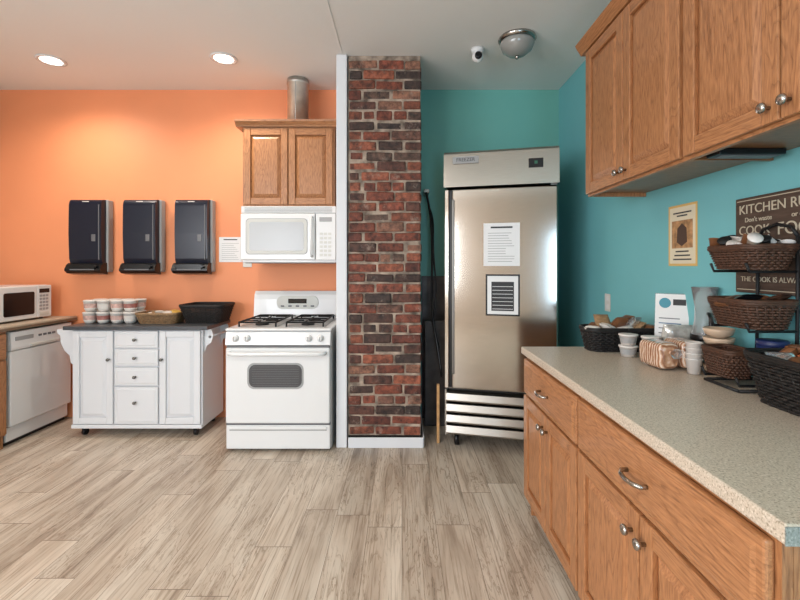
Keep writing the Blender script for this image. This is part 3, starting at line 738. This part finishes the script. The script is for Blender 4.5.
b=B(); wicker(b,0.068,0,0.221,0.185,0.23,0.10,WICKER,0.02,10,0.005); b.finish('middle_basket',parent=e)
b=B(); wicker(b,0.02,0.045,0.03,0.11,0.15,0.10,WICKER,0.012,10,0.005,corner=0.03); b.finish('bottom_basket',parent=e)
b=B()
for i in range(26):
    x=1.225+0.038*(i%4)+random.uniform(-.006,.006); y=1.50+0.030*(i//4)
    M=Matrix.Translation((x,y,CZ+0.495+random.uniform(0,0.03)))@Matrix.Rotation(random.uniform(-0.9,0.9),4,'X')@Matrix.Rotation(random.uniform(-.7,.7),4,'Y'); b.M=M
    b.lathe([(0.015,0.0),(0.0205,0.03),(0.023,0.031),(0.023,0.034),(0.002,0.0345)],(0,0,0),[CUPW,IRON,CUPW,CUPW,cols[4]][i%5],16)
b.M=Matrix.Identity(4); b.finish('coffee_pods')
b=B()
for i in range(12): bag(b,(1.22+0.013*i,1.59+random.uniform(-0.08,0.08),CZ+0.30+random.uniform(0,0.03)),0.07,0.07,0.02,[cols[4],BLACK,WICKER,cols[3]][i%4],rrot())
b.finish('tea_packets')
b=B(); wicker(b,1.268,1.245,CZ,0.25,0.43,0.16,WICKB,0.03,15,0.0055); b.finish('wicker_basket')
b=B()
for i in range(18): bag(b,(1.205+0.055*(i%3),1.07+0.07*(i//3),CZ+0.125+random.uniform(0,0.035)),0.085,0.095,0.035,[cols[5],BLACK,cols[4],cols[4],cols[0],PLGLASS,cols[3]][i%7],rrot(60))
b.finish('snack_packets')

# ------------------------------------------------------------ wall signs
b=B(); BRD=mat('sign_board',(78,62,52),0.6,noise=(12,0.3),stretch=(1,1,6)); b.box(0,0.52,0,0.012,0,0.385,BRD,0.003)
CR=mat('cream_lettering',(190,180,158),0.6)
for z in (0.012,0.371): b.box(0.01,0.51,-0.001,0.0,z,z+0.003,CR)
sg=b.finish('kitchen_rules_sign',(1.396,1.80,1.252),-90)
text('line_1','KITCHEN RULES',0.052,(0.02,-0.001,0.335),CR,sg,'LEFT')
text('line_2',"Don't waste",0.026,(0.05,-0.001,0.293),CR,sg,'LEFT'); text('line_2b',"or complain",0.026,(0.26,-0.001,0.293),CR,sg,'LEFT')
text('line_3','COOK',0.050,(0.02,-0.001,0.250),CR,sg,'LEFT'); text('line_4','FOOD',0.066,(0.20,-0.001,0.245),CR,sg,'LEFT')
text('line_5','help with the',0.028,(0.03,-0.001,0.195),CR,sg,'LEFT'); text('line_6','DISHES & CLEAN UP',0.042,(0.03,-0.001,0.15),CR,sg,'LEFT')
text('line_7','be thankful',0.034,(0.03,-0.001,0.10),CR,sg,'LEFT'); text('line_8','THE COOK IS ALWAYS RIGHT',0.028,(0.03,-0.001,0.055),CR,sg,'LEFT')
b=B(); b.box(0,0.22,0,0.0015,0,0.31,mat('poster_cream',(216,180,110),0.6)); b.box(0.012,0.208,-0.0008,0.0,0.012,0.298,mat('poster_pale',(222,212,186),0.6))
b.box(0.03,0.19,-0.0016,-0.0006,0.09,0.23,mat('poster_brown',(170,130,90),0.6,noise=(30,0.5)))
b.prism([(0.06+0.05,0.10),(0.15,0.12),(0.145,0.19),(0.11,0.215),(0.075,0.19),(0.07,0.12)],-0.0022,-0.001,mat('poster_dark',(80,60,50),0.6))
for z,w_ in ((0.25,0.08),(0.265,0.14),(0.03,0.14),(0.05,0.12),(0.07,0.1)): b.box(0.11-w_/2,0.11+w_/2,-0.0016,-0.0006,z,z+0.007,INK)
b.finish('wall_poster',(1.4075,2.27,1.36),-90)
b=B(); b.box(0,0.075,0,0.006,0,0.12,OFFW,0.003); b.box(0.022,0.053,-0.003,0.0,0.015,0.05,WHITE,0.002); b.box(0.022,0.053,-0.003,0.0,0.07,0.105,WHITE,0.002); b.finish('wall_outlet',(1.402,2.975,1.05),-90)

# ------------------------------------------------------------ ceiling fixtures
GLOW=mat('lamp_glow',(255,246,228),0.5,emis=14)
for x,y in ((-2.70,3.31),(-1.36,3.28),(-2.7,0.6),(-1.0,0.6),(-2.7,-1.8),(-0.6,-1.4)):
    b=B(); b.lathe([(0.070,-0.001),(0.098,-0.001),(0.100,-0.006),(0.092,-0.010),(0.072,-0.008),(0.070,-0.001)],(x,y,H),WHITE,32,caps=False)
    b.lathe([(0.0695,-0.002),(0.0695,-0.004),(0.001,-0.004)],(x,y,H),GLOW,32); b.finish('recessed_downlight')
    la=bpy.data.lights.new('downlight_lamp','SPOT'); la.energy=54; la.color=(1,0.91,0.79); la.spot_size=math.radians(160); la.spot_blend=0.8; la.shadow_soft_size=0.08
    o=bpy.data.objects.new('downlight_lamp',la); scene.collection.objects.link(o); o.location=(x,y,H-0.03)
b=B(); x,y=0.80,2.99
b.lathe([(0.125,0.0),(0.13,-0.012),(0.11,-0.028),(0.06,-0.034)],(x,y,H-0.001),NICKEL,36)
b.lathe([(0.115,-0.03),(0.118,-0.045),(0.10,-0.085),(0.06,-0.115),(0.015,-0.125)],(x,y,H-0.001),mat('frosted_glass',(150,150,146),0.15,coat=0.6),36)
b.lathe([(0.014,-0.124),(0.016,-0.135),(0.008,-0.145),(0.002,-0.147)],(x,y,H-0.001),NICKEL,16)
b.finish('flush_mount_ceiling_light')
b=B(); x,y=0.55,3.14
b.lathe([(0.045,0.0),(0.048,-0.01),(0.042,-0.03),(0.03,-0.035)],(x,y,H-0.001),WHITE,28)
b.sphere((x,y-0.01,H-0.062),0.042,WHITE); b.lathe([(0.026,0.0),(0.026,-0.022),(0.02,-0.026),(0.002,-0.026)],(x,y-0.032,H-0.068),BLKGL,20,'Y')
b.finish('security_camera')

# ------------------------------------------------------------ daylight through windows and glazed door
w=bpy.data.worlds.new('World'); scene.world=w; w.use_nodes=True
bg=w.node_tree.nodes['Background']; bg.inputs[0].default_value=(0.75,0.88,1.0,1); bg.inputs[1].default_value=2.0
def area(name,loc,rot,sx,sy,e,col):
    l=bpy.data.lights.new(name,'AREA'); l.shape='RECTANGLE'; l.size=sx; l.size_y=sy; l.energy=e; l.color=col
    o=bpy.data.objects.new(name,l); scene.collection.objects.link(o); o.location=loc; o.rotation_euler=[math.radians(a) for a in rot]
DAY=(0.94,0.96,1.0)
area('window_daylight_1',(-2.7,YR+0.02,1.6),(90,0,0),1.2,1.5,62,DAY)
area('glazed_door_daylight',(0.51,YR+0.02,1.05),(90,0,0),0.72,1.95,38,(0.5,0.75,1.0))  # area lamp filling the glazed door
area('window_daylight_2',(XL+0.02,-2.25,1.65),(90,0,-90),1.1,1.6,62,DAY)
area('added_window_daylight',(XL+0.02,-0.8,1.65),(90,0,-90),1.2,1.6,76,DAY)  # area lamp in the added left window, for extra light

# ------------------------------------------------------------ camera
cam=bpy.data.cameras.new('Camera'); co=bpy.data.objects.new('Camera',cam); scene.collection.objects.link(co)
co.location=(0,0,1.36); co.rotation_euler=(math.radians(90),0,0)
cam.sensor_width=36; cam.lens=430/800*36; cam.shift_y=-0.0425; cam.shift_x=-0.0025; cam.clip_start=0.05
scene.camera=co
